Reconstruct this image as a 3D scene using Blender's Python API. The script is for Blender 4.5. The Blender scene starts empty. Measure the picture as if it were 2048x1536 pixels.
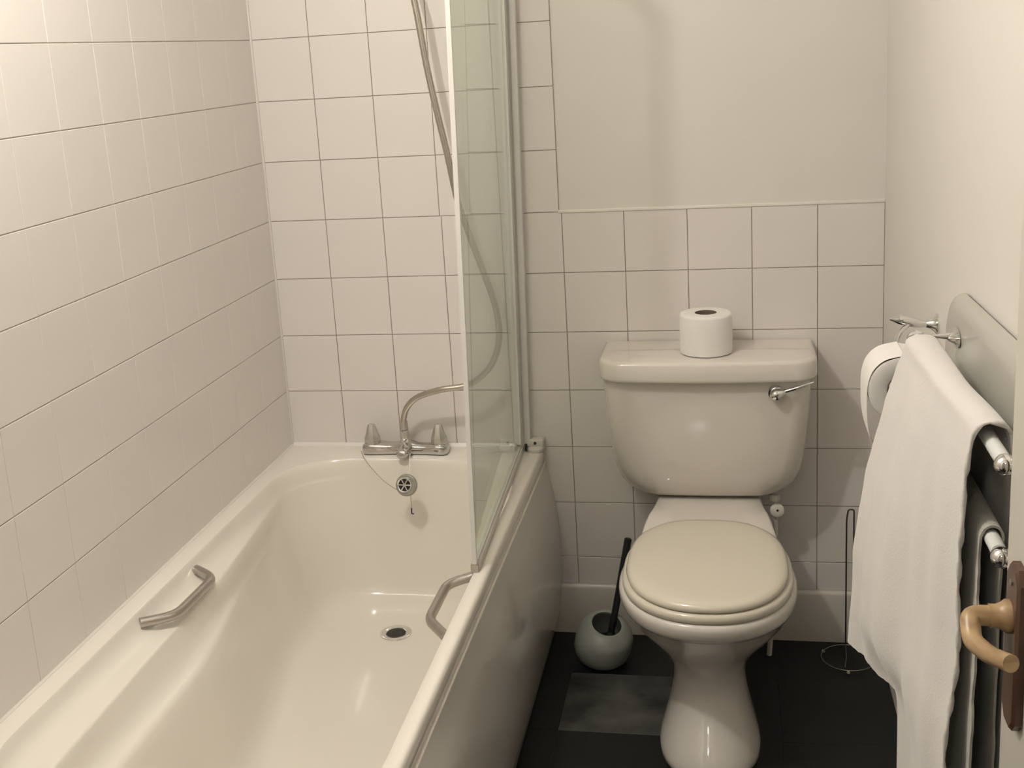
import bpy, bmesh, math, random
from mathutils import Vector, Matrix, Euler
random.seed(7)
PI = math.pi
H = 0.517          # height of the bath rim
P = 0.152          # tile pitch
S = bpy.context.scene
COL = S.collection

# ------------------------------------------------------------------ camera, light, exposure
cam = bpy.data.cameras.new('camera'); camo = bpy.data.objects.new('camera', cam); COL.objects.link(camo)
camo.location = (1.16322, -2.85661, 1.52435)
camo.rotation_euler = (1.3407195, 0.0605372, 0.1912396)
cam.sensor_width = 36.0
cam.lens = 2358.634 / 2048 * 36.0
cam.shift_x = (1024 - 983.37) / 2048
cam.shift_y = (650.16 - 768) / 2048
cam.clip_start = 0.02
S.camera = camo
W = bpy.data.worlds.new('world'); S.world = W; W.use_nodes = True
W.node_tree.nodes['Background'].inputs[0].default_value = (1, 0.86, 0.70, 1)
W.node_tree.nodes['Background'].inputs[1].default_value = 0.05


def lamp(name, loc, power, radius, color):
    l = bpy.data.lights.new(name, 'POINT'); l.energy = power; l.shadow_soft_size = radius; l.color = color
    o = bpy.data.objects.new(name, l); COL.objects.link(o); o.location = loc
    return o


lamp('ceiling_bulb', (0.38, -1.43, 2.26), 32.5, 0.032, (1.0, 0.955, 0.89))
lamp('hall_fill', (0.95, -3.15, 2.25), 5.5, 0.08, (1.0, 0.955, 0.89))  # added fill lamp in the unseen hall behind the camera
S.view_settings.view_transform = 'Standard'
S.view_settings.look = 'None'
S.view_settings.gamma = 1.0
S.view_settings.use_curve_mapping = False
S.view_settings.exposure = 0.0


# ------------------------------------------------------------------ materials
def mat(name, base, rough=0.4, metal=0.0, coat=0.0, noise=0.0, nscale=8.0, bump=0.0, bscale=60.0, spec=0.5, sheen=0.0, stretch=None, ramp=None):
    m = bpy.data.materials.new(name); m.use_nodes = True
    nt = m.node_tree; b = nt.nodes['Principled BSDF']
    b.inputs['Base Color'].default_value = (*base, 1)
    b.inputs['Roughness'].default_value = rough
    b.inputs['Metallic'].default_value = metal
    b.inputs['Specular IOR Level'].default_value = spec
    b.inputs['Coat Weight'].default_value = coat
    b.inputs['Coat Roughness'].default_value = 0.05
    b.inputs['Sheen Weight'].default_value = sheen
    tc = nt.nodes.new('ShaderNodeTexCoord')
    src = tc.outputs['Object']
    if stretch:
        mp = nt.nodes.new('ShaderNodeMapping'); mp.inputs['Scale'].default_value = stretch
        nt.links.new(src, mp.inputs['Vector']); src = mp.outputs['Vector']
    if noise > 0:
        n = nt.nodes.new('ShaderNodeTexNoise'); n.inputs['Scale'].default_value = nscale; n.inputs['Detail'].default_value = 5
        nt.links.new(src, n.inputs['Vector'])
        r = nt.nodes.new('ShaderNodeValToRGB')
        lo = [max(0, c * (1 - noise)) for c in base]; hi = [min(1, c * (1 + noise)) for c in base]
        if ramp: lo, hi = ramp
        r.color_ramp.elements[0].position = 0.3; r.color_ramp.elements[1].position = 0.7
        r.color_ramp.elements[0].color = (*lo, 1); r.color_ramp.elements[1].color = (*hi, 1)
        nt.links.new(n.outputs['Fac'], r.inputs['Fac']); nt.links.new(r.outputs['Color'], b.inputs['Base Color'])
    if bump > 0:
        n2 = nt.nodes.new('ShaderNodeTexNoise'); n2.inputs['Scale'].default_value = bscale; n2.inputs['Detail'].default_value = 3
        nt.links.new(src, n2.inputs['Vector'])
        bp = nt.nodes.new('ShaderNodeBump'); bp.inputs['Strength'].default_value = bump; bp.inputs['Distance'].default_value = 0.002
        nt.links.new(n2.outputs['Fac'], bp.inputs['Height']); nt.links.new(bp.outputs['Normal'], b.inputs['Normal'])
    return m


M = {
    'tile': mat('white_tile_glaze', (0.76, 0.715, 0.675), 0.22, noise=0.02, nscale=3, bump=0.12, bscale=9),
    'grout': mat('tan_grout', (0.30, 0.26, 0.215), 0.9, noise=0.15, nscale=25),
    'grout_pale': mat('pale_grout', (0.48, 0.44, 0.37), 0.85, noise=0.12, nscale=18),
    'paint': mat('cream_wall_paint', (0.72, 0.69, 0.64), 0.5, noise=0.015, nscale=3, bump=0.10, bscale=140),
    'paint_gloss': mat('white_gloss_paint', (0.78, 0.75, 0.69), 0.28, noise=0.02, nscale=6),
    'skirt': mat('skirting_paint', (0.66, 0.62, 0.56), 0.3, noise=0.02, nscale=6),
    'ceiling': mat('ceiling_paint', (0.80, 0.78, 0.73), 0.8, noise=0.01),
    'door': mat('door_paint', (0.66, 0.63, 0.55), 0.32, noise=0.02, nscale=4),
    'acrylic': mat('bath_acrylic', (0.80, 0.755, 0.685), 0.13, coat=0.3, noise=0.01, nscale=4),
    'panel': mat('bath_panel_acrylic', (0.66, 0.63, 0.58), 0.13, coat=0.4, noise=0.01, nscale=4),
    'ceramic': mat('toilet_ceramic', (0.73, 0.685, 0.625), 0.06, coat=0.5, noise=0.008, nscale=4),
    'seat': mat('cream_seat_plastic', (0.74, 0.69, 0.58), 0.10, coat=0.3, noise=0.01, nscale=4),
    'floor': mat('charcoal_vinyl', (0.0095, 0.0100, 0.0096), 0.5, spec=0.35, noise=0.25, nscale=9, bump=0.15, bscale=160),
    'joint': mat('floor_joint', (0.06, 0.06, 0.057), 0.7, noise=0.2, nscale=30),
    'tap_chrome': mat('tap_chrome', (0.60, 0.58, 0.56), 0.10, metal=1.0, noise=0.02),
    'chrome': mat('chrome', (0.78, 0.77, 0.76), 0.06, metal=1.0, noise=0.01),
    'steel': mat('brushed_steel', (0.50, 0.47, 0.43), 0.30, metal=1.0, noise=0.04, nscale=40),
    'hose': mat('steel_hose', (0.52, 0.48, 0.43), 0.24, metal=1.0, noise=0.03, nscale=60),
    'knob': mat('satin_knob', (0.56, 0.54, 0.50), 0.26, metal=0.75, noise=0.03),
    'white_plastic': mat('white_plastic', (0.64, 0.61, 0.55), 0.3, noise=0.01),
    'alu_white': mat('white_aluminium', (0.70, 0.68, 0.64), 0.28, noise=0.01),
    'seal': mat('grey_seal', (0.56, 0.53, 0.48), 0.35, noise=0.03),
    'dark': mat('dark_hole', (0.012, 0.011, 0.01), 0.5, noise=0.1),
    'black': mat('black_plastic', (0.018, 0.018, 0.02), 0.3, noise=0.1),
    'pot': mat('grey_stoneware', (0.37, 0.385, 0.36), 0.38, noise=0.03, nscale=10),
    'paper': mat('tissue_paper', (0.84, 0.81, 0.765), 0.9, noise=0.012, nscale=30, bump=0.25, bscale=220, sheen=0.2),
    'card': mat('grey_cardboard', (0.17, 0.135, 0.10), 0.9, noise=0.1),
    'towel': mat('white_cotton', (0.70, 0.67, 0.63), 0.95, noise=0.015, nscale=20, bump=0.35, bscale=330, sheen=0.4),
    'towel_grey': mat('grey_cotton', (0.42, 0.41, 0.36), 0.95, noise=0.06, nscale=20, bump=0.4, bscale=300, sheen=0.3),  # darker, greyer base colour than the large towel
    'heater': mat('heater_enamel', (0.45, 0.435, 0.385), 0.22, noise=0.01),
    'rail_white': mat('white_rail_enamel', (0.74, 0.75, 0.73), 0.3, noise=0.01),
    'wood_pale': mat('pale_oak', (0.40, 0.27, 0.14), 0.35, noise=0.3, nscale=9, stretch=(2, 2, 14), ramp=((0.27, 0.165, 0.08), (0.50, 0.35, 0.19))),
    'wood_dark': mat('red_brown_wood', (0.085, 0.042, 0.025), 0.35, noise=0.3, nscale=9, stretch=(9, 9, 2)),
    'wire': mat('dark_wire', (0.10, 0.095, 0.09), 0.3, metal=0.8, noise=0.1),
    'wire_bright': mat('bright_wire', (0.36, 0.35, 0.33), 0.25, metal=1.0, noise=0.1),
    'rubber': mat('grey_rubber', (0.30, 0.29, 0.24), 0.35, noise=0.05),
}
# floor tile with a dusty residue on it
m = M['floor_dusty'] = M['floor'].copy(); m.name = 'charcoal_vinyl_dusty'
nt = m.node_tree; b = nt.nodes['Principled BSDF']
tc = nt.nodes.new('ShaderNodeTexCoord'); n = nt.nodes.new('ShaderNodeTexNoise'); n.inputs['Scale'].default_value = 5.5; n.inputs['Detail'].default_value = 8; n.inputs['Roughness'].default_value = 0.62
mp = nt.nodes.new('ShaderNodeMapping'); mp.inputs['Scale'].default_value = (0.8, 1.9, 1); mp.inputs['Location'].default_value = (0.3, 0.75, 0)
nt.links.new(tc.outputs['Object'], mp.inputs['Vector']); nt.links.new(mp.outputs['Vector'], n.inputs['Vector'])
r = nt.nodes.new('ShaderNodeValToRGB'); r.color_ramp.elements[0].position = 0.40; r.color_ramp.elements[1].position = 0.72
r.color_ramp.elements[0].color = (0.017, 0.0175, 0.017, 1); r.color_ramp.elements[1].color = (0.135, 0.133, 0.122, 1)
nt.links.new(n.outputs['Fac'], r.inputs['Fac']); nt.links.new(r.outputs['Color'], b.inputs['Base Color'])
# glass: tinted see-through with fresnel reflection
m = M['glass'] = bpy.data.materials.new('screen_glass'); m.use_nodes = True; nt = m.node_tree
nt.nodes.clear()
o = nt.nodes.new('ShaderNodeOutputMaterial'); mx = nt.nodes.new('ShaderNodeMixShader'); tr = nt.nodes.new('ShaderNodeBsdfTransparent')
gl = nt.nodes.new('ShaderNodeBsdfGlossy'); fr = nt.nodes.new('ShaderNodeFresnel')
tr.inputs['Color'].default_value = (0.905, 0.918, 0.885, 1); gl.inputs['Roughness'].default_value = 0.02; gl.inputs['Color'].default_value = (0.9, 0.93, 0.91, 1)
geo = nt.nodes.new('ShaderNodeNewGeometry'); mi = nt.nodes.new('ShaderNodeMix'); mi.data_type = 'FLOAT'
mi.inputs[2].default_value = 1.45; mi.inputs[3].default_value = 1 / 1.45      # both faces of the pane reflect as air to glass
nt.links.new(geo.outputs['Backfacing'], mi.inputs[0]); nt.links.new(mi.outputs[0], fr.inputs['IOR'])
nt.links.new(fr.outputs[0], mx.inputs[0]); nt.links.new(tr.outputs[0], mx.inputs[1]); nt.links.new(gl.outputs[0], mx.inputs[2]); nt.links.new(mx.outputs[0], o.inputs[0])


# ------------------------------------------------------------------ helpers
def raw(name, v, f, material, parent=None, smooth=None, fixn=True):
    me = bpy.data.meshes.new(name); me.from_pydata([tuple(p) for p in v], [], f)
    if fixn:
        bm = bmesh.new(); bm.from_mesh(me); bmesh.ops.recalc_face_normals(bm, faces=bm.faces); bm.to_mesh(me); bm.free()
    me.materials.append(M[material] if isinstance(material, str) else material)
    if smooth is not None:
        me.shade_smooth()
        if smooth < 180: me.set_sharp_from_angle(angle=math.radians(smooth))
    me.update()
    ob = bpy.data.objects.new(name, me); COL.objects.link(ob)
    if parent: setpar(ob, parent)
    return ob


def setpar(ob, parent):
    bpy.context.view_layer.update()
    ob.parent = parent
    ob.matrix_parent_inverse = pmat(parent).inverted()


def pmat(o):
    m = o.matrix_basis.copy()
    if o.parent: m = pmat(o.parent) @ o.matrix_parent_inverse @ m
    return m


def tag(o, label=None, cat=None, group=None, kind=None):
    for k, v in (('label', label), ('category', cat), ('group', group), ('kind', kind)):
        if v: o[k] = v
    return o


def empty(name, loc, label=None, cat=None, group=None, kind=None):
    o = bpy.data.objects.new(name, None); COL.objects.link(o); o.location = loc; o.empty_display_size = 0.05
    return tag(o, label, cat, group, kind)


def box(name, lo, hi, material, parent=None, bevel=0.0, seg=2):
    bm = bmesh.new(); bmesh.ops.create_cube(bm, size=1)
    for v in bm.verts:
        v.co = Vector([(lo[i] + hi[i]) / 2 + v.co[i] * (hi[i] - lo[i]) for i in range(3)])
    if bevel: bmesh.ops.bevel(bm, geom=bm.edges[:], offset=bevel, segments=seg, profile=0.5, affect='EDGES')
    me = bpy.data.meshes.new(name); bm.to_mesh(me); bm.free(); me.materials.append(M[material])
    if bevel: me.shade_smooth(); me.set_sharp_from_angle(angle=math.radians(50))
    ob = bpy.data.objects.new(name, me); COL.objects.link(ob)
    if parent: setpar(ob, parent)
    return ob


def loft(name, rings, material, parent=None, smooth=45, cap=(True, True), closed=True, wrap=False):
    n = len(rings[0]); v = [p for r in rings for p in r]; f = []
    L = len(rings)
    for i in range(L if wrap else L - 1):
        a, b = i * n, ((i + 1) % L) * n
        for j in range(n if closed else n - 1):
            k = (j + 1) % n
            f.append((a + j, a + k, b + k, b + j))
    if closed and not wrap:
        if cap[0]: f.append(tuple(range(n))[::-1])
        if cap[1]: f.append(tuple((L - 1) * n + j for j in range(n)))
    return raw(name, v, f, material, parent, smooth)


def catmull(pts, sub=6):
    pts = [Vector(p) for p in pts]; out = []
    for i in range(len(pts) - 1):
        p0 = pts[max(i - 1, 0)]; p1 = pts[i]; p2 = pts[i + 1]; p3 = pts[min(i + 2, len(pts) - 1)]
        for k in range(sub):
            t = k / sub
            out.append(0.5 * ((2 * p1) + (-p0 + p2) * t + (2 * p0 - 5 * p1 + 4 * p2 - p3) * t * t + (-p0 + 3 * p1 - 3 * p2 + p3) * t ** 3))
    out.append(pts[-1]); return out


def rounded(pts, r, seg=6):
    """polyline with rounded corners"""
    pts = [Vector(p) for p in pts]; out = [pts[0]]
    for i in range(1, len(pts) - 1):
        a, b, c = pts[i - 1], pts[i], pts[i + 1]
        u = (a - b).normalized(); w = (c - b).normalized()
        p, q = b + u * r, b + w * r
        for k in range(seg + 1):
            t = k / seg; out.append((1 - t) ** 2 * p + 2 * t * (1 - t) * b + t * t * q)
    out.append(pts[-1]); return out


def tube(name, pts, rad, material, parent=None, n=14, smooth=50, flat=1.0, up=None, closed=False):
    pts = [Vector(p) for p in pts]; rings = []
    L = len(pts); rads = rad if isinstance(rad, (list, tuple)) else [rad] * L
    t0 = (pts[1] - pts[0]).normalized()
    nrm = Vector(up) if up else (Vector((0, 0, 1)) if abs(t0.z) < 0.9 else Vector((1, 0, 0)))
    for i in range(L):
        if closed: t = (pts[(i + 1) % L] - pts[i - 1]).normalized()
        else: t = (pts[min(i + 1, L - 1)] - pts[max(i - 1, 0)]).normalized()
        nrm = (nrm - t * nrm.dot(t)).normalized(); bi = t.cross(nrm)
        rings.append([pts[i] + (nrm * math.cos(2 * PI * j / n) * flat + bi * math.sin(2 * PI * j / n)) * rads[i] for j in range(n)])
    return loft(name, rings, material, parent, smooth, wrap=closed)


def lathe(name, prof, material, parent=None, mtx=None, n=40, smooth=40, cap=(True, True), shear=None):
    """prof: (r, h) along local z"""
    mtx = mtx or Matrix()
    rings = []
    for r_, h in prof:
        rings.append([mtx @ Vector((max(r_, 1e-4) * math.cos(2 * PI * j / n), max(r_, 1e-4) * math.sin(2 * PI * j / n), h)) for j in range(n)])
    return loft(name, rings, material, parent, smooth, cap)


def axis_mtx(loc, direction):
    q = Vector(direction).normalized().to_track_quat('Z', 'Y')
    return Matrix.Translation(Vector(loc)) @ q.to_matrix().to_4x4()


def sst(a, b, x):
    t = min(1, max(0, (x - a) / (b - a))); return t * t * (3 - 2 * t)


def interp(tab, x):
    for (a, va), (b_, vb) in zip(tab, tab[1:]):
        if x <= b_: return va + (vb - va) * max(0, (x - a)) / (b_ - a)
    return tab[-1][1]


# ------------------------------------------------------------------ room shell
RX, RH, FY = 1.52, 2.40, -2.42
floor = tag(box('floor', (-0.1, -3.9, -0.06), (RX + 0.1, 0.1, -0.0025), 'joint'), kind='structure')
ceil = tag(box('ceiling', (-0.1, -3.9, RH), (RX + 0.1, 0.1, RH + 0.06), 'ceiling'), kind='structure')
wb = tag(box('wall_back', (-0.1, 0.004, -0.06), (RX + 0.1, 0.1, RH), 'paint'), kind='structure')
wl = tag(box('wall_left', (-0.1, -3.9, -0.06), (-0.004, 0.004, RH), 'paint'), kind='structure')
wr = tag(box('wall_right', (RX, -3.9, -0.06), (RX + 0.1, 0.004, RH), 'paint'), kind='structure')
tag(box('wall_front', (-0.004, FY - 0.09, 0), (0.42, FY, RH), 'paint'), kind='structure')
tag(box('wall_front', (0.42, FY - 0.09, 2.03), (RX, FY, RH), 'paint'), kind='structure')
tag(box('wall_hall', (-0.1, -3.99, -0.06), (RX + 0.1, -3.9, RH), 'paint'), kind='structure')
tag(box('trim_4', (0.42, FY - 0.10, 0), (0.442, FY + 0.01, 2.03), 'door', bevel=0.002), kind='structure')
tag(box('trim_5', (1.48, FY - 0.10, 0), (1.519, FY + 0.01, 2.03), 'door', bevel=0.002), kind='structure')
# grout beds (behind the tiles)
box('grout_bed', (0, 0.0013, 0.13), (0.754, 0.0041, RH), 'grout', wb)
box('grout_bed', (0.754, 0.0013, 0.13), (RX, 0.0041, H + 4 * P), 'grout', wb)
box('grout_bed', (-0.0041, -1.75, H - 0.05), (-0.0011, 0.0013, RH), 'grout_pale', wl)

tile_cache = {}


def tile_mesh(w, h, d=0.007, c=0.0007, mt='tile'):
    key = (round(w, 4), round(h, 4), mt)
    if key in tile_cache: return tile_cache[key]
    w2, h2 = w / 2, h / 2
    v = [(-w2, 0, -h2), (w2, 0, -h2), (w2, 0, h2), (-w2, 0, h2)]
    v = [(x, d, z) for x, _, z in v] + [(x, c, z) for x, _, z in v] + [(x * (1 - c / w2), 0, z * (1 - c / h2)) for x, _, z in v]
    f = [(8, 9, 10, 11)]
    for i in range(4):
        j = (i + 1) % 4
        f += [(i, j, 4 + j, 4 + i), (4 + i, 4 + j, 8 + j, 8 + i)]
    me = bpy.data.meshes.new('tile'); me.from_pydata(v, [], f); me.materials.append(M[mt])
    bm = bmesh.new(); bm.from_mesh(me); bmesh.ops.recalc_face_normals(bm, faces=bm.faces)
    bm.faces.ensure_lookup_table()
    if bm.faces[0].normal.y > 0: bmesh.ops.reverse_faces(bm, faces=bm.faces)
    bm.to_mesh(me); bm.free()
    tile_cache[key] = me
    return me


def place_tile(me, loc, rot, parent, jit=0.0016):
    o = bpy.data.objects.new('tile', me); COL.objects.link(o)
    o.rotation_euler = (rot[0] + random.uniform(-jit, jit), rot[1], rot[2] + random.uniform(-jit, jit))
    o.location = loc; o.parent = parent
    return o


# back wall tiles: rows from above the skirting up to the ceiling on the bath side, to half height elsewhere
G = 0.0019
zrows = [0.137, H - 2 * P]
while zrows[-1] + P < RH: zrows.append(zrows[-1] + P)
zrows.append(RH)
for zi in range(len(zrows) - 1):
    z0, z1 = zrows[zi], zrows[zi + 1]
    for xi in range(10):
        x0, x1 = xi * P, min((xi + 1) * P, RX)
        if xi == 4 and z0 > H + 4 * P - 0.01: x1 = 0.754
        if xi >= 5 and z0 > H + 4 * P - 0.01: continue
        if z1 < H + 0.01 and x1 < 0.62: continue          # wholly behind the bath
        if xi == 2 and z0 > H + 4 * P - 0.01: x1 -= 0.004
        if xi == 3 and z0 > H + 4 * P - 0.01: x0 -= 0.004
        w, h = x1 - x0 - G, z1 - z0 - G
        if xi == 0: w -= 0.002; x0 += 0.002
        place_tile(tile_mesh(w, h), ((x0 + x1) / 2, 0, (z0 + z1) / 2), (0, 0, 0), wb)
# left wall tiles beside the bath
yo = -0.0095
zr = [H + i * P for i in range(0, 13)] + [RH]
ys = [0.0, yo] + [yo - P * i for i in range(1, 12)] + [-1.75]
ys = [-0.0005] + [yo - P * i for i in range(1, 12)] + [-1.75]
for zi in range(len(zr) - 1):
    for yi in range(len(ys) - 1):
        y0, y1 = ys[yi], ys[yi + 1]
        gz = 0.0021
        place_tile(tile_mesh(abs(y1 - y0) - 0.0011, zr[zi + 1] - zr[zi] - gz), (0, (y0 + y1) / 2, (zr[zi] + zr[zi + 1]) / 2), (0, 0, PI / 2), wl)

# white bead on top of the half-height tiling, corner bead, bath sealant
tag(box('trim_1', (0.752, -0.0022, H + 4 * P - 0.003), (RX, 0.004, H + 4 * P + 0.005), 'paint_gloss', bevel=0.0015), kind='structure')
tag(box('trim_2', (-0.002, -0.0045, H), (0.0045, 0.002, RH), 'paint', bevel=0.0015), kind='structure')
loftp = lambda a, b_: [a, b_]
seal = loft('trim_3', [[(0.0, y, H - 0.002), (0.004, y, H - 0.002), (0.003, y, H + 0.0015), (0.0, y, H + 0.005)] for y in (-0.001, -1.70)], 'paint_gloss', None, None)
tag(seal, kind='structure')
tag(loft('trim_6', [[(x, -0.0, H - 0.002), (x, -0.007, H - 0.002), (x, -0.005, H + 0.002), (x, 0, H + 0.009)] for x in (0.001, 0.69)], 'paint_gloss', None, None), kind='structure')
# skirting board at the back
rings = []
for x in (0.69, RX - 0.001):
    rings.append([(x, 0.003, 0.0), (x, -0.012, 0.0), (x, -0.012, 0.128), (x, -0.0105, 0.133), (x, -0.007, 0.1365), (x, 0.003, 0.1375)])
tag(loft('baseboard_back', rings, 'skirt', None, 30), kind='structure')

# floor tiles
fx = [-0.1, 0.26, 0.762, 1.012, 1.262, RX + 0.05]
fy = [0.05, -0.218, -0.472, -0.726, -0.98, -1.234, -1.488, -1.742, -1.996, -2.25, -2.5, -2.95, -3.4, -3.9]
for i in range(len(fx) - 1):
    for j in range(len(fy) - 1):
        if fx[i + 1] < 0.7 and fy[j] > -1.5: continue
        x0, x1, y1, y0 = fx[i], fx[i + 1], fy[j], fy[j + 1]
        g = 0.0012; gy = 0.0004
        me = tile_mesh(x1 - x0 - g, y1 - y0 - gy, 0.0035, 0.0004, 'floor_dusty' if (i == 2 and j == 1) else 'floor')
        o = bpy.data.objects.new('tile', me); COL.objects.link(o)
        o.rotation_euler = (-PI / 2, 0, 0); o.location = ((x0 + x1) / 2, (y0 + y1) / 2, 0.0); o.parent = floor

# door leaf, seen along its face
DX, DE = 1.435, -1.672
door = tag(box('door_1', (DX, FY + 0.003, 0.008), (DX + 0.04, DE, 1.99), 'door', bevel=0.0015), kind='structure')
hd = empty('door_handle', (DX, -1.735, 0.93)); setpar(hd, door)
hd['label'] = 'brown wooden lever handle on its backplate'
# backplate: bevelled plank with pointed ends
px0, px1 = DX - 0.010, DX + 0.0005
def plate(px, ins):
    w, zb, zt = 0.023 - ins, 0.842 + ins, 1.012 - ins
    yc = -1.737
    return [(px, yc - w, zb + 0.012), (px, yc - w * .5, zb), (px, yc + w * .5, zb), (px, yc + w, zb + 0.012), (px, yc + w, zt - 0.012), (px, yc + w * .5, zt), (px, yc - w * .5, zt), (px, yc - w, zt - 0.012)]
loft('backplate', [plate(px1, 0), plate(px0 + 0.003, 0), plate(px0, 0.003)], 'wood_dark', hd, 30)
lathe('collar', [(0.0165, 0), (0.0165, 0.005), (0.013, 0.010), (0.0115, 0.014), (0.0115, 0.02)], 'wood_pale', hd, axis_mtx((px0 + 0.001, -1.735, 0.958), (-1, 0, 0)), 28)
lv = rounded([(px0 - 0.012, -1.735, 0.958), (1.388, -1.735, 0.958), (1.386, -1.760, 0.944), (1.395, -1.790, 0.946), (1.408, -1.820, 0.954)], 0.009)
tube('lever', lv, [0.0102 - 0.0018 * i / len(lv) for i in range(len(lv))], 'wood_pale', hd, 16, 60, up=(0, 0, 1))
lathe('rose_screw', [(0.0035, 0), (0.0035, 0.0012), (0.001, 0.0016)], 'steel', hd, axis_mtx((px0, -1.737, 0.995), (-1, 0, 0)), 12)

# ------------------------------------------------------------------ bath
bath = empty('bathtub', (0.35, -0.85, 0), 'cream white acrylic bathtub with two grab handles, along the tiled wall', 'bathtub')
# levels: z, left x (plain), left x (scooped), right x, far y, near y
LV = [
    (H, .040, .040, .657, -.098, -1.620), (H - .0012, .0415, .0412, .656, -.0995, -1.618), (.5105, .0440, .0432, .6545, -.102, -1.614),
    (.500, .0475, .0475, .652, -.105, -1.608), (.487, .0500, .0565, .650, -.107, -1.600), (.477, .0520, .079, .648, -.108, -1.594),
    (.4705, .0535, .105, .647, -.109, -1.589), (.4690, .0545, .109, .6465, -.1095, -1.587), (.465, .056, .1115, .6455, -.110, -1.583),
    (.450, .059, .1145, .644, -.1115, -1.575), (.430, .064, .119, .641, -.1135, -1.560), (.412, .068, .128, .638, -.1155, -1.547),
    (.4035, .070, .146, .637, -.1165, -1.540), (.400, .071, .154, .6365, -.117, -1.538), (.393, .073, .1585, .6355, -.118, -1.533),
    (.370, .078, .166, .632, -.120, -1.515), (.33, .087, .174, .626, -.124, -1.48), (.29, .096, .182, .620, -.128, -1.44),
    (.25, .105, .190, .613, -.132, -1.40), (.21, .115, .199, .604, -.136, -1.36), (.185, .124, .208, .595, -.140, -1.33),
    (.168, .137, .220, .582, -.147, -1.30), (.156, .158, .240, .562, -.160, -1.27), (.149, .190, .265, .532, -.185, -1.23), (.145, .235, .30, .49, -.23, -1.15),
    (.142, .30, .33, .42, -.32, -1.0)]
LV = [(z, .0475 + (.5 - z) * .235, xs, .652 - (.5 - z) * .155, -.105 - (.5 - z) * .115, -1.608 + (.5 - z) * .70) if .39 < z < .505 else (z, xl, xs, xr, yf, yn) for z, xl, xs, xr, yf, yn in LV]
NL, NC, NS = 70, 14, 22


def unit_rr(rads):
    """points on the unit square with elliptical corners: rads for FL, FR, NR, NL as (rx, ry); y: 0 far .. 1 near"""
    (flx, fly), (frx, fry), (nrx, nry), (nlx, nly) = rads
    out = []
    def arc(cx, cy, rx, ry, a0):
        for k in range(NC): 
            a = a0 + PI / 2 * k / NC
            out.append((cx + rx * math.cos(a), cy + ry * math.sin(a)))
    for k in range(NS): out.append((flx + (1 - flx - frx) * k / NS, 0))
    arc(1 - frx, fry, frx, fry, -PI / 2)
    for k in range(NL): out.append((1, fry + (1 - fry - nry) * k / NL))
    arc(1 - nrx, 1 - nry, nrx, nry, 0)
    for k in range(NS): out.append((1 - nrx - (1 - nlx - nrx) * k / NS, 1))
    arc(nlx, 1 - nly, nlx, nly, PI / 2)
    for k in range(NL): out.append((0, 1 - nly - (1 - fly - nly) * k / NL))
    arc(flx, fly, flx, fly, PI)
    return out


def tub_ring(lv, i):
    z, xl, xs, xr, yf, yn = lv
    f = min(1, i / 22)
    pts = []
    fl, fr = 0.25 + .1 * f, 0.42 - .02 * f
    for nx, ny in unit_rr([(fl, 0.10 + .02 * f), (fr, 0.145), (0.4, 0.16), (0.4, 0.16)]):
        y = yf + ny * (yn - yf)
        amp = sst(-.16, -.85, y) if i <= 9 else sst(-.40, -1.02, y)
        amp *= 1 - 0.6 * sst(-1.35, -1.6, y)
        if i <= 9: x_l = xl + (xs - xl) * min(1, amp * 0.85 + 0.15 * sst(-.9, -1.4, y))
        else: x_l = max(xl + (xs - xl) * amp, LV[8][1] + (LV[8][2] - LV[8][1]) * min(1, 0.85 * sst(-.16, -.85, y)) * (1 - 0.6 * sst(-1.35, -1.6, y)) + 0.001 * (i - 8))
        pts.append((x_l + nx * (xr - x_l), y, z))
    return pts


def rim_ring(x1, z, yn=-1.70, r_=0.012):
    pts = []
    x0, y0 = 0.0008, -0.0008
    for nx, ny in unit_rr([(.02, .008), (.02, .008), (.03, .012), (.03, .012)]):
        pts.append((x0 + nx * (x1 - x0), y0 + ny * (yn - y0), z))
    return pts


rings = [rim_ring(.670, .478), rim_ring(.6855, .4785, -1.706), rim_ring(.6870, .4800, -1.707), rim_ring(.6865, .498, -1.707), rim_ring(.6855, .507, -1.706), rim_ring(.6835, .5135, -1.704), rim_ring(.680, .5162, -1.702), rim_ring(.676, H, -1.700)]
rings += [tub_ring(l, i) for i, l in enumerate(LV)]
loft('tub', rings, 'acrylic', bath, 60, cap=(False, True))
# bowed side panel
prof = [(.6880, .474), (.6925, .450), (.6975, .425), (.703, .398), (.711, .345), (.7165, .287), (.7185, .22), (.7175, .160), (.713, .105), (.706, .055), (.692, .003)]
prof = [(p.x, p.y) for p in catmull([(a, b_, 0) for a, b_ in prof], 4)]
ring = [(x, z) for x, z in prof] + [(x - 0.005, z) for x, z in prof[::-1]]
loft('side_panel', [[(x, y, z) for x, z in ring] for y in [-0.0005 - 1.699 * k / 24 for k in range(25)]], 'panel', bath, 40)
# pale bead where the panel tucks under the rim
loft('panel_top_edge', [[(.6800, y, .4740), (.6885, y, .4735), (.6905, y, .4750), (.6900, y, .4775), (.6870, y, .4780), (.6800, y, .4778)] for y in (-0.003, -1.70)], 'acrylic', bath, 40)
box('end_panel', (0.004, -1.703, 0.002), (.684, -1.697, .468), 'panel', bath)
box('under_body', (0.006, -1.64, 0.004), (.60, -0.02, 0.09), 'white_plastic', bath)
# waste
dr = (0.346, -0.315, 0.1425)
dm = Matrix.Translation(dr)
dn = lathe('waste', [(0.012, -0.006), (0.020, -0.004), (0.0235, 0.000), (0.0285, 0.0022), (0.036, 0.0032), (0.0385, 0.0022), (0.039, 0.0)], 'chrome', bath, dm, 48, 40, cap=(False, False))
lathe('drain_hole', [(0.0235, 0.0012), (0.001, 0.0008)], 'dark', dn, dm, 32, 40, cap=(False, True))


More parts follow.
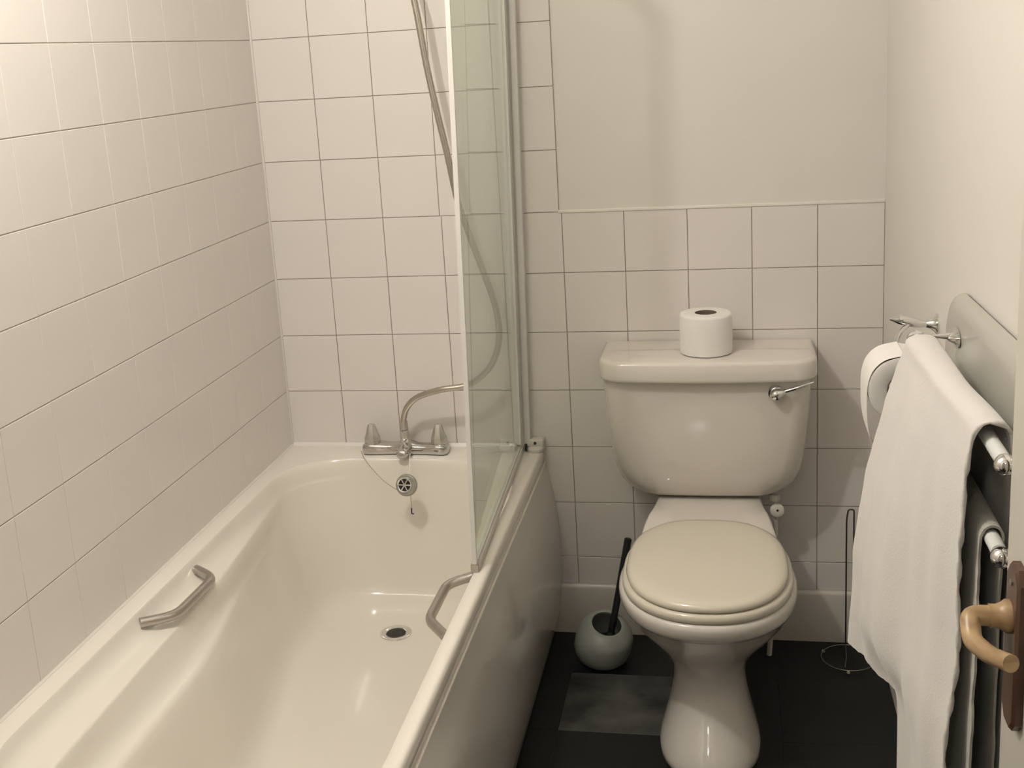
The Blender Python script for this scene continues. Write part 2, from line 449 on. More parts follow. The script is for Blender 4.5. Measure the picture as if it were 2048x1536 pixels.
def grip(a, a2, b2, b_, rr=0.0098):
    pts = rounded([a, a2, b2, b_], 0.026, 8)
    g_ = tube('grab_handle', pts, rr, 'steel', bath, 20, 60)
    return g_


grip((.050, -.972, .500), (.101, -.926, .494), (.102, -.752, .490), (.052, -.728, .497))
grip((.652, -.975, .497), (.600, -.900, .490), (.600, -.748, .490), (.652, -.722, .497))

# ------------------------------------------------------------------ bath mixer tap
tap = empty('bath_mixer_tap', (.333, -.055, H), 'chrome bath mixer tap with two grey knobs on the bathtub end', 'tap')
def bodyring(x, w, zb, zt, n=20, yc=-.056):
    out = []
    for j in range(n):
        a = 2 * PI * j / n
        c, s_ = math.cos(a), math.sin(a)
        e = 0.55
        out.append((x, yc + w * math.copysign(abs(c) ** e, c), (zb + zt) / 2 + (zt - zb) / 2 * math.copysign(abs(s_) ** e, s_)))
    return out
bd = []
for x, w, zb, zt in [(.2195, .006, .523, .533), (.2205, .016, .5195, .540), (.225, .021, .518, .545), (.24, .0235, .5178, .5465), (.262, .022, .5178, .5455), (.285, .018, .5178, .543), (.305, .018, .5178, .543), (.322, .022, .5178, .547), (.335, .024, .5178, .549), (.348, .022, .5178, .546), (.365, .017, .5178, .541), (.39, .017, .5178, .5405), (.41, .021, .5178, .543), (.427, .0235, .5178, .545), (.440, .021, .518, .542), (.4455, .014, .5195, .536), (.4465, .005, .524, .532)]:
    bd.append(bodyring(x, w * 1.12, zb, zt + .003))
loft('valve_body', bd, 'tap_chrome', tap, 60)
for x in (.2445, .4225):
    k = []
    for z, r_, fl_ in [(.544, .0205, 1), (.548, .0215, 1), (.560, .0205, .98), (.575, .0155, .9), (.590, .0115, .72), (.5955, .0095, .6), (.597, .006, .55)]:
        k.append([(x + r_ * math.cos(2 * PI * (j + .5) / 8), -.056 + r_ * fl_ * math.sin(2 * PI * (j + .5) / 8), z) for j in range(8)])
    loft('knob', k, 'knob', tap, 20)
# spout reaching over the bath
sp = []
for y, w, zc, hh in [(-.060, .0165, .538, .013), (-.080, .0162, .538, .012), (-.105, .0155, .537, .0115), (-.120, .0145, .5365, .0105), (-.125, .012, .536, .008)]:
    sp.append([(.339 + w * math.copysign(abs(math.cos(2 * PI * j / 20)) ** .7, math.cos(2 * PI * j / 20)), y, zc + hh * math.copysign(abs(math.sin(2 * PI * j / 20)) ** .7, math.sin(2 * PI * j / 20))) for j in range(20)])
loft('spout', sp, 'tap_chrome', tap, 60)
lathe('outlet', [(.0095, 0), (.0095, .006), (.0075, .008)], 'tap_chrome', tap, axis_mtx((.339, -.114, .530), (0, -.2, -1)), 20)
# upright diverter with hose nut
lathe('diverter', [(.013, 0), (.0145, .003), (.0125, .009), (.0098, .012), (.0098, .016)], 'chrome', tap, Matrix.Translation((.333, -.057, .547)), 24)
lathe('hose_nut', [(.0095, 0), (.0122, .002), (.0122, .017), (.0102, .019), (.0085, .020)], 'knob', tap, Matrix.Translation((.333, -.057, .561)), 8, 20)
tube('diverter_lever', rounded([(.337, -.066, .556), (.337, -.088, .556), (.349, -.104, .548)], .008), .0035, 'chrome', tap, 10)
# ------------------------------------------------------------------ shower hose
hs = empty('shower_hose', (.333, -.057, .58), 'flexible metal shower hose looping up from the bath tap behind the screen', 'hose')
hp = [(0.333, -0.057, 0.59), (0.334, -0.06, 0.612), (0.349, -0.072, 0.646), (0.382, -0.085, 0.677), (0.446, -0.1, 0.701), (0.518, -0.1, 0.713), (0.565, -0.1, 0.745), (0.592, -0.1, 0.784), (0.606, -0.1, 0.841), (0.6, -0.1, 0.916), (0.575, -0.1, 1.004), (0.544, -0.1, 1.103), (0.524, -0.1, 1.176), (0.507, -0.1, 1.285), (0.49, -0.1, 1.38), (0.473, -0.1, 1.485), (0.462, -0.1, 1.577), (0.453, -0.1, 1.646), (0.435, -0.1, 1.74), (0.437, -0.094, 1.83)]
hc = catmull(hp, 8)
rad = [0.0080 + (0.00035 if i % 2 else -0.00015) for i in range(len(hc))]
tube('hose_sleeve', hc, rad, 'hose', hs, 16, 80)
lathe('hose_ferrule', [(.0095, 0), (.0105, .001), (.0092, .022), (.0082, .024)], 'knob', hs, Matrix.Translation((.333, -.057, .582)), 24)
lathe('hose_ferrule', [(.008, 0), (.0105, .002), (.0105, .022), (.009, .024)], 'chrome', hs, axis_mtx((.437, -.094, 1.815), (0, 0, 1)), 20)
# handset and wall holder above the frame
sh = empty('shower_handset', (.437, 0, 1.88), 'chrome shower handset in its wall holder above the bath tap', 'shower head')
lathe('wall_bracket', [(.024, 0), (.024, .006), (.012, .012), (.012, .055)], 'chrome', sh, axis_mtx((.437, 0.0, 1.86), (0, -1, 0.3)), 28)
lathe('handle_grip', [(.010, -.02), (.011, .0), (.013, .08), (.012, .12)], 'chrome', sh, axis_mtx((.437, -.086, 1.85), (0, -.45, 1)), 24)
lathe('spray_head', [(.012, 0), (.030, .01), (.037, .022), (.036, .028), (.030, .030)], 'chrome', sh, axis_mtx((.437, -.125, 1.99), (0, -1, -.5)), 32)

# ------------------------------------------------------------------ plug with strainer face hanging on chains
pl = empty('bath_plug', (0.3680, -.195, 0.4830), 'round chrome plug with a six-spoked strainer face hanging below the bath tap', 'plug')
pm = axis_mtx((0.3680, -.195, 0.4830), (-.10, -1, .22))
lathe('plug_rim', [(.004, -.009), (.022, -.010), (.0265, -.006), (.028, .0), (.0275, .004), (.0245, .0062), (.0195, .005)], 'rubber', pl, pm, 40)
pmf = pm @ Matrix.Translation((-.0035, 0.001, 0))
lathe('plug_face', [(.0205, .002), (.0205, .0060), (.0188, .0082), (.0160, .0072), (.001, .0066)], 'chrome', pl, pmf, 40, cap=(True, True))
for k in range(6):
    a0, a1 = 2 * PI * k / 6 + .11, 2 * PI * (k + 1) / 6 - .11
    vv = []
    for h_ in (.0066, .0080):
        vv += [pmf @ Vector((.0035 * math.cos((a0 + a1) / 2), .0035 * math.sin((a0 + a1) / 2), h_))]
        vv += [pmf @ Vector((.0152 * math.cos(a0 + (a1 - a0) * t / 6), .0152 * math.sin(a0 + (a1 - a0) * t / 6), h_)) for t in range(7)]
    ff = [tuple(range(8))[::-1], tuple(range(8, 16))] + [(i, (i + 1) % 8, 8 + (i + 1) % 8, 8 + i) for i in range(8)]
    raw('slot', vv, ff, 'dark', pl, None)
def chain(pts, r_=0.0011):
    c = catmull(pts, 12)
    return tube('chain', c, [r_ * (1 if i % 2 else .6) for i in range(len(c))], 'steel', pl, 8, 180)
chain([(.2215, -.088, .534), (.234, -.107, .522), (.262, -.135, .503), (.305, -.172, .482), (.342, -.195, .470)])
chain([(.362, -.122, .542), (.366, -.155, .50), (.3745, -.190, .465), (.3755, -.193, .435), (.3755, -.194, .420)])
tube('hook', [(.3755, -.194, .422), (.3750, -.194, .414), (.3745, -.193, .407), (.380, -.193, .4055)], .0018, 'black', pl, 8)

# ------------------------------------------------------------------ shower screen
sc_ = empty('shower_screen', (.655, -.37, H), 'hinged glass shower screen with white frame on the bathtub rim', 'shower screen')
ZT = 1.92


def screen_slab(name, y0, y1, t0, t1, z0, z1, material, off=0.0, bev=0):
    """slab in the plane of the screen; the screen runs from (0.627,0) to (0.657,-0.745), a little off plumb"""
    def pt(y, z, t):
        x = .628 + .030 * (-y / .745) + .0195 * (z - H) + t
        return (x, y, z)
    return loft(name, [[pt(y0, z, t0), pt(y0, z, t1), pt(y1, z, t1), pt(y1, z, t0)] for z in (z0, z1)], material, sc_, None)


screen_slab('glass_panel', -.034, -.738, -.003, .003, H + .020, ZT, 'glass')
screen_slab('edge_strip', -.738, -.746, -.0045, .0045, H + .008, ZT, 'alu_white')
screen_slab('wall_profile', -.0005, -.030, -.004, .026, H + .012, ZT, 'alu_white')
screen_slab('hinge_profile', -.024, -.060, -.010, .006, H + .026, ZT, 'alu_white')
screen_slab('profile_groove', -.0302, -.0310, .0095, .0115, H + .016, ZT, 'seal')
screen_slab('bottom_rail', -.040, -.742, -.0065, .0045, H + .006, H + .020, 'alu_white')
screen_slab('bottom_seal', -.034, -.742, .0045, .0095, H + .001, H + .015, 'seal')
screen_slab('seal_fin', -.050, -.735, -.0100, -.0065, H + .0008, H + .012, 'acrylic')
screen_slab('top_rail', -.034, -.746, -.006, .006, ZT, ZT + .012, 'alu_white')
screen_slab('corner_cap', -.742, -.750, -.007, .008, H + .001, H + .016, 'steel')
# pivot bracket on the rim
br = lathe('pivot_bracket', [(.021, 0), (.0235, .002), (.0235, .008), (.020, .011), (.0125, .013)], 'white_plastic', sc_, Matrix.Translation((.668, -.026, H - 0.001)) @ Matrix.Diagonal((.95, 1.05, 1, 1)), 32)
box('bracket_housing', (.652, -.030, H + .008), (.690, -.0005, H + .030), 'white_plastic', sc_, 0.005, 3)
lathe('screw', [(.004, 0), (.0035, .0015), (.001, .002)], 'dark', br, axis_mtx((.668, -.0305, H + .020), (0, -1, .2)), 12)
box('hinge_gap', (.643, -.044, H + .003), (.649, -.034, H + .020), 'dark', sc_, 0.001, 1)

# ------------------------------------------------------------------ toilet
CX = 1.105
wc = empty('toilet', (CX, -.35, 0), 'white close-coupled toilet with a cream seat lid against the half-tiled wall', 'toilet')


def egg(z, hw, yw, yf, hb, yb, n=28, rise=0.0, nf=2.15, cx=CX):
    out = []
    for k in range(n + 1):           # right widest -> front -> left widest
        a = PI * k / n
        c, s_ = math.cos(a), math.sin(a)
        x = hw * math.copysign(abs(c) ** (2 / nf), c); y = yw + (yf - yw) * abs(s_) ** (2 / nf)
        out.append((cx + x, y, z))
    m_ = 16
    rear = []
    for k in range(1, m_ + 1):
        t = k / m_
        y = yw + (yb - yw) * t
        x = hb + (hw - hb) * (1 - t) ** 1.0 * (1 + t * 0.9) if False else hb + (hw - hb) * (0.5 + 0.5 * math.cos(PI * t ** 0.9))
        if t > .9: x -= 0.012 * ((t - .9) / .1) ** 2
        rear.append((x, y))
    left = [(cx - x, y, z) for x, y in rear]; right = [(cx + x, y, z) for x, y in rear[::-1]]
    out += left + right
    if rise: out = [(x, y, zz + rise * sst(-.30, -.20, y)) for x, y, zz in out]
    return out


PZ = .387
pan = [egg(.0, .107, -.48, -.640, .075, -.17), egg(.006, .110, -.48, -.648, .078, -.17), egg(.018, .109, -.48, -.649, .076, -.17), egg(.034, .104, -.475, -.643, .072, -.17), egg(.055, .0965, -.465, -.629, .068, -.16),
       egg(.080, .0885, -.45, -.609, .066, -.15), egg(.11, .0815, -.43, -.585, .065, -.15), egg(.14, .0785, -.415, -.568, .065, -.145), egg(.168, .0805, -.405, -.562, .067, -.135), egg(.19, .0875, -.40, -.563, .071, -.12), egg(.21, .0975, -.40, -.568, .076, -.11), egg(.232, .112, -.405, -.580, .082, -.10),
       egg(.255, .130, -.42, -.600, .093, -.09), egg(.285, .150, -.44, -.628, .101, -.08), egg(.312, .166, -.455, -.653, .109, -.06),
egg(.335, .174, -.462, -.669, .114, -.05), egg(.343, .178, -.465, -.677, .116, -.045),
       egg(.347, .183, -.466, -.685, .118, -.043), egg(.355, .187, -.466, -.691, .120, -.042, rise=.01), egg(.372, .189, -.466, -.694, .122, -.04, rise=.03), egg(PZ - .005, .188, -.466, -.693, .122, -.04, rise=.038), egg(PZ, .182, -.466, -.687, .116, -.045, rise=.038),
       egg(PZ, .120, -.43, -.58, .08, -.10, rise=.038)]
loft('pan', pan, 'ceramic', wc, 55)


def seat_ring(z, ins, hw, yf, yb=-.235, nf=2.2):
    """closed outline of seat or lid with squared rear"""
    out = []; yw = -.475
    n = 60
    for k in range(n):
        a = 2 * PI * k / n
        c, s_ = math.cos(a), math.sin(a)
        if s_ < 0: e = 2 / nf; y = yw - (yw - yf - ins) * abs(s_) ** e
        else: e = 2 / 3.0; y = yw + (yb - yw - ins) * abs(s_) ** e
        x = (hw - ins) * math.copysign(abs(c) ** e, c)
        if s_ > 0: x *= 1 - .10 * abs(s_) ** 2
        out.append((CX + x, y, z))
    return out


loft('seat', [seat_ring(PZ + .001, .004, .180, -.689), seat_ring(PZ + .004, 0, .180, -.689), seat_ring(PZ + .015, 0, .180, -.689), seat_ring(PZ + .020, .004, .180, -.689), seat_ring(PZ + .0215, .012, .180, -.689)], 'seat', wc, 60)
sl = [seat_ring(PZ + .0225, .006, .171, -.684, -.238), seat_ring(PZ + .0245, .001, .171, -.684, -.238), seat_ring(PZ + .030, 0, .171, -.684, -.238), seat_ring(PZ + .036, .003, .171, -.684, -.238), seat_ring(PZ + .0405, .010, .171, -.684, -.238), seat_ring(PZ + .0425, .022, .171, -.684, -.238), seat_ring(PZ + .0432, .045, .171, -.684, -.238), seat_ring(PZ + .0438, .10, .171, -.684, -.238)]
loft('lid', sl, 'seat', wc, 60)
for s_ in (-1, 1):
    tube('hinge', [(CX + s_ * .055, -.246, PZ + .024), (CX + s_ * .095, -.246, PZ + .024)], .008, 'seat', wc, 14)


def tank_ring(z, hw, yf, r_=0.05, bow=0.006, yb=-.004, cx=None):
    cx = 1.103 if cx is None else cx
    out = []
    n = 10
    r_ = min(r_, abs(yf - yb) * .85, hw * .8)
    for k in range(n + 1):
        a = -PI / 2 * k / n
        out.append((cx + hw - r_ + r_ * math.cos(a), yf + r_ + r_ * math.sin(a)))
    for k in range(1, 16):
        t = k / 16; out.append((cx + (hw - r_) * (1 - 2 * t), yf))
    for k in range(n + 1):
        a = -PI / 2 - PI / 2 * k / n
        out.append((cx - hw + r_ + r_ * math.cos(a), yf + r_ + r_ * math.sin(a)))
    out += [(cx - hw, yb)] + [(cx - hw + 2 * hw * k / 8, yb) for k in range(1, 8)] + [(cx + hw, yb)]
    return [(x, y - bow * (1 - ((x - cx) / hw) ** 2) * (1 if y < -.03 else 0), z) for x, y in out]


TK = [(.4265, .122, -.082, .04), (.428, .142, -.096, .045), (.433, .163, -.108, .05), (.443, .183, -.120, .055), (.458, .200, -.131, .058), (.478, .212, -.142, .058), (.505, .221, -.150, .056), (.545, .2275, -.160, .054), (.60, .233, -.169, .052), (.66, .2375, -.178, .05), (.72, .2405, -.184, .05), (.752, .242, -.187, .05)]
tk = loft('cistern', [tank_ring(z, hw, yf, r_) for z, hw, yf, r_ in TK], 'ceramic', wc, 60)
LT = [(.7475, .247, -.200, .052), (.750, .2505, -.204, .056), (.756, .2515, -.205, .056), (.789, .2505, -.2045, .056), (.793, .2485, -.2025, .055), (.7955, .2445, -.1985, .053), (.7968, .236, -.191, .05), (.797, .18, -.15, .04)]
loft('cistern_lid', [tank_ring(z, hw, yf, r_, .012, -.003, 1.106) for z, hw, yf, r_ in LT], 'ceramic', wc, 60)
# flush lever
fl = (1.262, -.192, .7185)
lathe('flush_rose', [(.0175, 0), (.0180, .002), (.0165, .004), (.006, .005)], 'chrome', wc, axis_mtx(fl, (0, -1, 0)), 28)
fb = [(1.2495, -.2035, .7150), (1.253, -.2045, .7155), (1.258, -.205, .7165), (1.265, -.2055, .7185), (1.273, -.206, .7215), (1.281, -.206, .7245), (1.289, -.2055, .7275)]
tube('flush_lever', fb, [.004, .0095, .0135, .0140, .0105, .0065, .0015], 'chrome', wc, 20, 80, up=(0, 0, 1))
tube('flush_paddle', catmull([(1.262, -.203, .7185), (1.285, -.206, .727), (1.305, -.207, .7335), (1.327, -.206, .741), (1.346, -.204, .7475)], 4), [.0055] * 10 + [.0052, .005, .0048, .0044, .0036, .0028, .002], 'chrome', wc, 14, 60, flat=.8, up=(0, 0, 1))
# supply pipe with isolating valve, right of the pan
vp = tube('supply_pipe', catmull([(1.262, -.085, .445), (1.263, -.083, .41), (1.264, -.08, .35), (1.262, -.08, .25), (1.256, -.085, .12), (1.246, -.09, .0)], 6), .0065, 'white_plastic', wc, 14)
lathe('valve_nut', [(.011, 0), (.0135, .002), (.0135, .016), (.010, .018)], 'white_plastic', vp, Matrix.Translation((1.262, -.085, .413)), 12, 25)
lathe('valve_handle', [(.013, 0), (.017, .004), (.017, .014), (.012, .018), (.004, .019)], 'white_plastic', vp, axis_mtx((1.266, -.084, .388), (.1, -1, .3)), 24)
lathe('handle_screw', [(.003, 0), (.003, .001), (.001, .0014)], 'dark', vp, axis_mtx((1.268, -.1025, .3935), (.1, -1, .3)), 12)

# ------------------------------------------------------------------ toilet rolls
r1 = empty('toilet_roll', (1.106, -.116, .797), 'full white toilet roll standing upright on the cistern lid', 'toilet roll')
tm = Matrix.Translation((1.106, -.116, .7972))
lathe('paper', [(.0255, .0005), (.054, 0), (.0600, .002), (.0610, .008), (.0610, .090), (.0595, .0945), (.056, .0960), (.0275, .0965), (.0255, .0955), (.0255, .002)], 'paper', r1, tm, 56, 50, cap=(False, False))
lathe('cardboard_core', [(.0254, .001), (.0254, .0958), (.0240, .0958), (.0240, .001)], 'card', r1, tm, 40, 50, cap=(False, False))

hold = empty('toilet_roll_holder', (RX, -.74, 1.01), 'small chrome toilet roll holder on the right wall behind the towel rail', 'toilet roll holder')
lathe('wall_plate', [(.0185, 0), (.0185, .003), (.014, .006), (.008, .014), (.006, .020)], 'chrome', hold, axis_mtx((RX, -.735, 1.008), (-1, 0, 0)), 28)
tube('arm', catmull([(RX - .018, -.735, 1.008), (1.485, -.737, 1.010), (1.468, -.741, 1.016), (1.450, -.745, 1.019), (1.437, -.748, 1.021)], 5), [.0055 + .0035 * sst(0, 8, i) - .007 * sst(12, 20, i) for i in range(21)], 'chrome', hold, 12, 60)
tube('spindle', rounded([(1.474, -.740, 1.012), (1.452, -.760, 1.000), (1.434, -.800, .972), (1.434, -.965, .951)], .012), .0042, 'chrome', hold, 12)
lathe('spindle_cap', [(.007, 0), (.008, .004), (.005, .007)], 'chrome', hold, axis_mtx((1.434, -.962, .951), (0, -1, 0)), 16)
r2 = empty('toilet_roll', (1.434, -.90, .95), 'part-used toilet roll on the wall holder with its end hanging down', 'toilet roll')
rm = axis_mtx((1.434, -.853, .951), (0, -1, 0))
lathe('paper', [(.0255, .0005), (.050, 0), (.0545, .002), (.0552, .006), (.0552, .092), (.0540, .0955), (.051, .0965), (.0275, .0965), (.0255, .0955), (.0255, .002)], 'paper', r2, rm, 56, 50, cap=(False, False))
lathe('cardboard_core', [(.0254, .001), (.0254, .0958), (.0240, .0958), (.0240, .001)], 'card', r2, rm, 40, 50, cap=(False, False))
tail = catmull([(1.434, 0, 1.0075), (1.405, 0, 1.0005), (1.3865, 0, .983), (1.3785, 0, .958), (1.3775, 0, .925), (1.3790, 0, .895), (1.384, 0, .868), (1.394, 0, .842), (1.405, 0, .822)], 5)
loft('loose_end', [[(p.x, y, p.z) for p in tail] + [(p.x + .0008, y, p.z + .0004) for p in tail[::-1]] for y in (-.855, -.88, -.905, -.93, -.948)], 'paper', r2, 60)

# ------------------------------------------------------------------ toilet brush and pot
pot = empty('toilet_brush_holder', (.836, -.155, 0), 'round grey toilet brush pot on the dark floor between bathtub and toilet', 'brush holder')
pr = []
R0, tilt = .0745, 0.18
zc = .058
prof = [(0.036, .0), (.048, .002), (.060, .012), (.0695, .030), (.0735, .050), (.0725, .070), (.0665, .088), (.0575, .101), (.047, .1095), (.0395, .1125), (.0365, .1115), (.0375, .106), (.050, .095), (.062, .07), (.064, .05), (.055, .02), (.02, .008)]
n = 48
for r_, h in prof:
    k = sst(.04, .115, h)
    pr.append([(.836 + r_ * math.cos(2 * PI * j / n) + .013 * k, -.158 + r_ * math.sin(2 * PI * j / n) - .012 * k, h + k * (-.20 * r_ * math.cos(2 * PI * j / n) + .34 * r_ * math.sin(2 * PI * j / n))) for j in range(n)])
loft('pot_body', pr, 'pot', pot, 60)
bh = empty('toilet_brush', (.850, -.155, .02), 'black toilet brush leaning out of the round grey pot', 'brush')
tube('handle_shaft', [(.850, -.160, .045), (.868, -.140, .13), (.884, -.122, .21), (.902, -.10, .302)], [.0085, .0085, .009, .0095], 'black', bh, 14, 60)
lathe('shaft_cap', [(.0088, 0), (.0095, .003), (.0095, .010), (.006, .013)], 'black', bh, axis_mtx((.9015, -.1005, .299), (.18, .2, .93)), 16)
lathe('splash_collar', [(.024, 0), (.026, .002), (.012, .008), (.0085, .012)], 'black', bh, axis_mtx((.8555, -.154, .068), (.18, .2, .93)), 24)
bv = lathe('bristle_head', [(.012, 0), (.024, .004), (.026, .012), (.026, .038), (.02, .046), (.008, .048)], 'black', bh, axis_mtx((.845, -.160, .016), (.10, .1, .99)), 24)

# ------------------------------------------------------------------ wire stand
st = empty('toilet_roll_stand', (1.436, -.09, 0), 'thin wire toilet roll stand with a ring base on the floor beside the towel', 'stand')
tube('base_ring', [(1.436 + .064 * math.cos(2 * PI * k / 48), -.100 + .064 * math.sin(2 * PI * k / 48), .0065) for k in range(48)], .0016, 'wire_bright', st, 8, 180, closed=True)
tube('cross_wire', [(1.436, -.037, .0065), (1.432, -.10, .0065), (1.424, -.150, .0065)], .0014, 'wire_bright', st, 8)
tube('upright', rounded([(1.436, -.036, .0065), (1.436, -.036, .345), (1.440, -.036, .372), (1.4535, -.036, .372), (1.4535, -.036, .11), (1.4535, -.036, .05)], .006), .0020, 'wire', st, 8)
for a in (-1.65, .6, 2.6):
    lathe('foot', [(.0015, .0), (.0038, .001), (.0042, .003), (.003, .006), (.001, .007)], 'white_plastic', st, Matrix.Translation((1.436 + .066 * math.cos(a), -.100 + .066 * math.sin(a), 0.0002)), 12)

# ------------------------------------------------------------------ towel radiator on the right wall
rd = empty('towel_radiator', (1.505, -1.28, .7), 'white flat panel towel radiator with rounded corner on the right wall', 'radiator')
def panel_ring(x, ins):
    y0, y1, z0, z1, r_ = -.925 - ins, -1.64 + ins, .30 + ins, 1.112 - ins, .075 - ins * .6
    out = []
    for cy, cz, a0 in ((y0 - r_, z1 - r_, 0), (y1 + r_, z1 - r_, PI / 2), (y1 + r_, z0 + r_, PI), (y0 - r_, z0 + r_, 3 * PI / 2)):
        for k in range(11):
            a = a0 + PI / 2 * k / 10
            yy = cy + r_ * math.cos(a); out.append((x, yy, cz + r_ * math.sin(a) + (.005 - .030 * (yy + .93) if cz > .8 else 0)))
    return out
loft('panel', [panel_ring(1.5165, .001), panel_ring(1.5145, .0), panel_ring(1.509, .001), panel_ring(1.503, .005), panel_ring(1.4985, .011), panel_ring(1.4965, .018), panel_ring(1.496, .026)], 'heater', rd, 35)
loft('shadow_gap', [panel_ring(1.5195, .003), panel_ring(1.5165, .003)], 'dark', rd, 35)  # dark ring paints the shadow line between panel and wall
BX = 1.452
for z in (1.058, .950):
    rl = tube('rail', [(BX - .016, -1.058, z + .006), (BX - .0, -1.25, z), (BX, -1.562, z - .003)] if z > 1 else [(BX, -1.10, z), (BX, -1.56, z - .003)], .0088, 'rail_white', rd, 20)
    if z > 1:
        lathe('rail_disc', [(.0125, 0), (.0135, .002), (.0135, .005), (.012, .007), (.003, .0075)], 'chrome', rl, axis_mtx((BX - .0175, -1.056, z + .0065), (0, -1, 0)), 24)
        tube('bracket_arm', [(BX - .010, -1.058, z + .007), (1.462, -1.05, z + .008), (1.484, -1.045, z + .006)], [.0025, .0025, .0055], 'chrome', rd, 12)
        lathe('bracket_plate', [(.016, 0), (.017, .0015), (.015, .003), (.009, .006), (.005, .014)], 'chrome', rd, axis_mtx((1.4955, -1.045, z + .004), (-1, 0, 0)) @ Matrix.Diagonal((1.75, .9, 1, 1)), 28)
    else:
        tube('bracket_arm', [(BX + .003, -1.10, z), (1.497, -1.10, z)], .005, 'chrome', rd, 12)
    tube('bracket_arm', [(BX + .004, -1.585, z - .004), (1.497, -1.590, z - .006)], .006, 'chrome', rd, 12)
    lathe('end_ball', [(.002, -.0125), (.007, -.0105), (.0108, -.006), (.0122, 0), (.0108, .006), (.007, .0105), (.002, .0125)], 'chrome', rd, axis_mtx((BX, -1.572, z - .004), (0, -1, 0)), 28, 180)


# ------------------------------------------------------------------ towels
def cloth(name, rows, material, parent, th=0.0032):
    """rows: list of point rows (front to back over the rail); builds a sheet with thickness"""
    nu, nv = len(rows), len(rows[0])
    P_ = [[Vector(p) for p in r_] for r_ in rows]
    N_ = [[None] * nv for _ in range(nu)]
    for i in range(nu):
        for j in range(nv):
            du = P_[min(i + 1, nu - 1)][j] - P_[max(i - 1, 0)][j]; dv = P_[i][min(j + 1, nv - 1)] - P_[i][max(j - 1, 0)]
            c = du.cross(dv); N_[i][j] = c.normalized() if c.length > 1e-9 else Vector((1, 0, 0))
    v = [P_[i][j] + N_[i][j] * th / 2 for i in range(nu) for j in range(nv)] + [P_[i][j] - N_[i][j] * th / 2 for i in range(nu) for j in range(nv)]
    f = []; B = nu * nv
    for i in range(nu - 1):
        for j in range(nv - 1):
            a = i * nv + j
            f += [(a, a + 1, a + nv + 1, a + nv), (B + a, B + a + nv, B + a + nv + 1, B + a + 1)]
    for i in range(nu - 1):
        for j in (0, nv - 1):
            a = i * nv + j; f.append((a, a + nv, B + a + nv, B + a))
    for j in range(nv - 1):
        for i in (0, nu - 1):
            a = i * nv + j; f.append((a, a + 1, B + a + 1, B + a))
    return raw(name, v, f, material, parent, 60)


def fbm(t, seed=0):
    return math.sin(t * 7.3 + seed) * .5 + math.sin(t * 17.1 + seed * 2.1) * .3 + math.sin(t * 41.7 + seed * 3.7) * .2


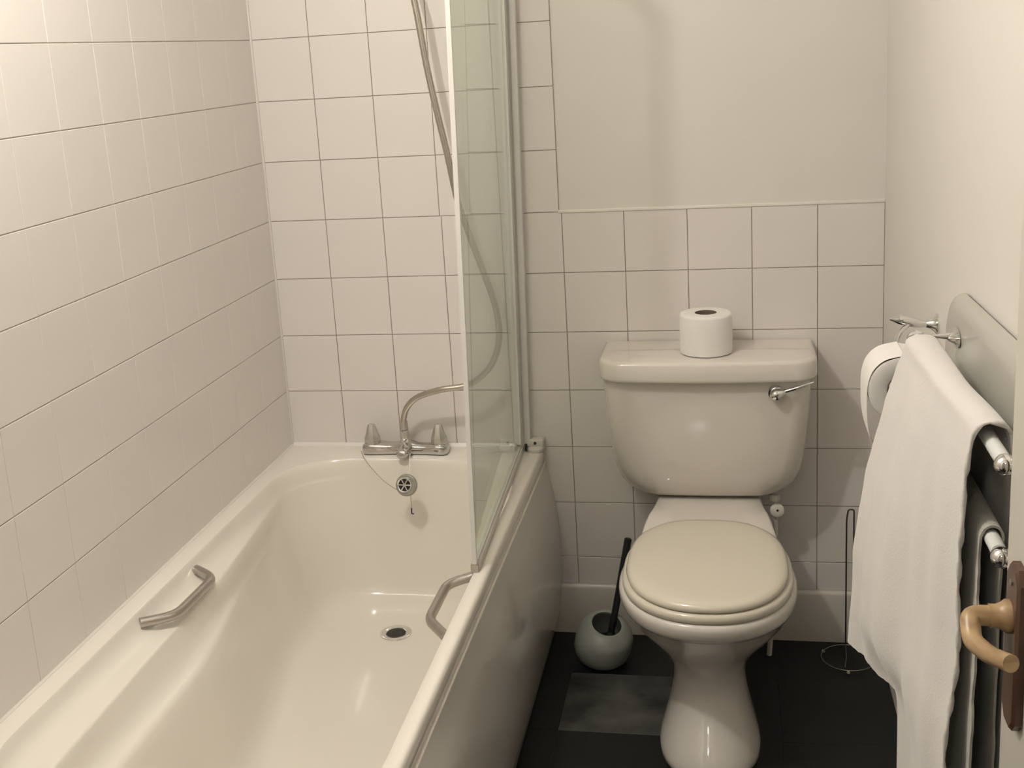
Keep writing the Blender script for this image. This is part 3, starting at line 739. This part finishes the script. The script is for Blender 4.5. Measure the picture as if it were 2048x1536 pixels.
tw = empty('bath_towel', (1.42, -1.3, 1.06), 'large white towel draped over the upper rail of the towel radiator', 'towel')
FAR = [(1.068, 1.421), (1.045, 1.417), (1.025, 1.409), (.973, 1.393), (.923, 1.381), (.859, 1.366), (.794, 1.356), (.727, 1.348), (.669, 1.347), (.565, 1.341), (.38, 1.33)][::-1]
NEAR = [(1.068, 1.433), (1.058, 1.430), (1.027, 1.424), (.984, 1.419), (.922, 1.417), (.858, 1.417), (.793, 1.4185), (.726, 1.414), (.690, 1.408), (.633, 1.405), (.38, 1.395)][::-1]
FZ = lambda z: interp(FAR, z)
NZ = lambda z: interp(NEAR, z)
NU, NV = 90, 70
rows = []
for i in range(NU):
    u = i / (NU - 1)
    y_base = -1.066 - .442 * u
    zhem = .566 + .006 * math.sin(u * 12) if u < .30 else .566 + .006 * math.sin(3.6) + (.30 - .566) * sst(.30, .46, u)
    zhem += .003 * fbm(u * 5, 2)
    row = []
    # front layer from the hem up
    for j in range(NV):
        t = j / (NV - 1)
        z = zhem + (1.058 - zhem) * t
        xf, xn = FZ(z), NZ(z)
        w = sst(0, 1, u) * .5 + u * .5
        w += (sst(0, .36, u) - w) * sst(.66, .56, z)
        x = xf + (xn - xf) * w
        drop = (1.058 - z)
        x += (.014 * drop * math.sin(u * 13 + drop * 2.2) + .009 * drop * math.sin(u * 27 + 1.3 - drop * 3)) * sst(0, .15, u) * sst(1.0, .85, u)
        # a soft roll along the near edge: the cloth turns back towards the wall
        k = sst(.86, 1.0, u)
        x += .003 * k * k * sst(0.0, .08, drop)
        y = y_base
        if u < .08: y += .004 * fbm(z * 6, 1) * (1 - u / .08)
        if u > .93: y += .0065 * fbm(z * 5.5, 4) * (u - .93) / .07
        row.append((x, y, z))
    # over the rail
    for k in range(1, 9):
        a = PI - PI * k / 9
        e = sst(.45, 1.0, u)                      # the stiff near end arches clear of the rail
        x0 = row[NV - 1][0]; x1 = 1.4645 + .008 * e
        row.append(((x0 + x1) / 2 + (x1 - x0) / 2 * math.cos(a), y_base, 1.058 + (.0135 + .010 * e) * math.sin(a) ** .8))
    # back layer down to a ruffled hem
    zb = .60 + .010 * fbm(u * 3, 5)
    for j in range(30):
        t = j / 29; z = 1.058 + (zb - 1.058) * t
        x = 1.4645 + .008 * sst(.45, 1, u) + (.010 - .006 * sst(.45, 1, u)) * sst(0, .12, t) + .0035 * math.sin(u * 21 + t * 4) * sst(0, .2, t)
        y = y_base
        if u > .93: y += .006 * fbm(z * 6, 9) * (u - .93) / .07 - .004 * sst(0, .2, t)
        row.append((x, y, z))
    rows.append(row)
cloth('towel_sheet', rows, 'towel', tw)
hem = [Vector(rows[NU - 1][j]) + Vector((0.0, -.001, 0)) for j in range(0, NV + 8)]
tube('hem', hem, [.0026 + .0011 * (1 if (i // 2) % 2 else -.5) + .0004 * fbm(i * .31, 3) for i in range(len(hem))], 'towel', tw, 8, 180)

t2 = empty('hand_towel', (1.45, -1.4, .95), 'grey towel hanging over the lower rail, behind the large white towel', 'towel')
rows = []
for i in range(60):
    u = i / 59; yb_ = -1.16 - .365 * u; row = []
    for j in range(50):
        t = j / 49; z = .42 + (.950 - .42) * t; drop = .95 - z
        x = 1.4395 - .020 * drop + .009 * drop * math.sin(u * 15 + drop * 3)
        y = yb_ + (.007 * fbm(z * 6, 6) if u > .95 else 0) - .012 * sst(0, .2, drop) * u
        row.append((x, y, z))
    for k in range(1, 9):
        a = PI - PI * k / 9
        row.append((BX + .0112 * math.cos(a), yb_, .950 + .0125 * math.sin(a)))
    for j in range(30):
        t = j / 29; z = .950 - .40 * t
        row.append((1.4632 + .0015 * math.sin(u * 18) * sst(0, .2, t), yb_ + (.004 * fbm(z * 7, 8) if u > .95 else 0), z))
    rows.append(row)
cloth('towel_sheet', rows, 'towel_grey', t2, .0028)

# ceiling lamp above the frame, the room's light
cl = empty('ceiling_light', (.38, -1.43, RH), 'plain ceiling light with a bare warm bulb above the bathtub', 'light')
lathe('ceiling_rose', [(.045, 0), (.045, .006), (.02, .016), (.018, .05)], 'white_plastic', cl, axis_mtx((.38, -1.43, RH), (0, 0, -1)), 28)
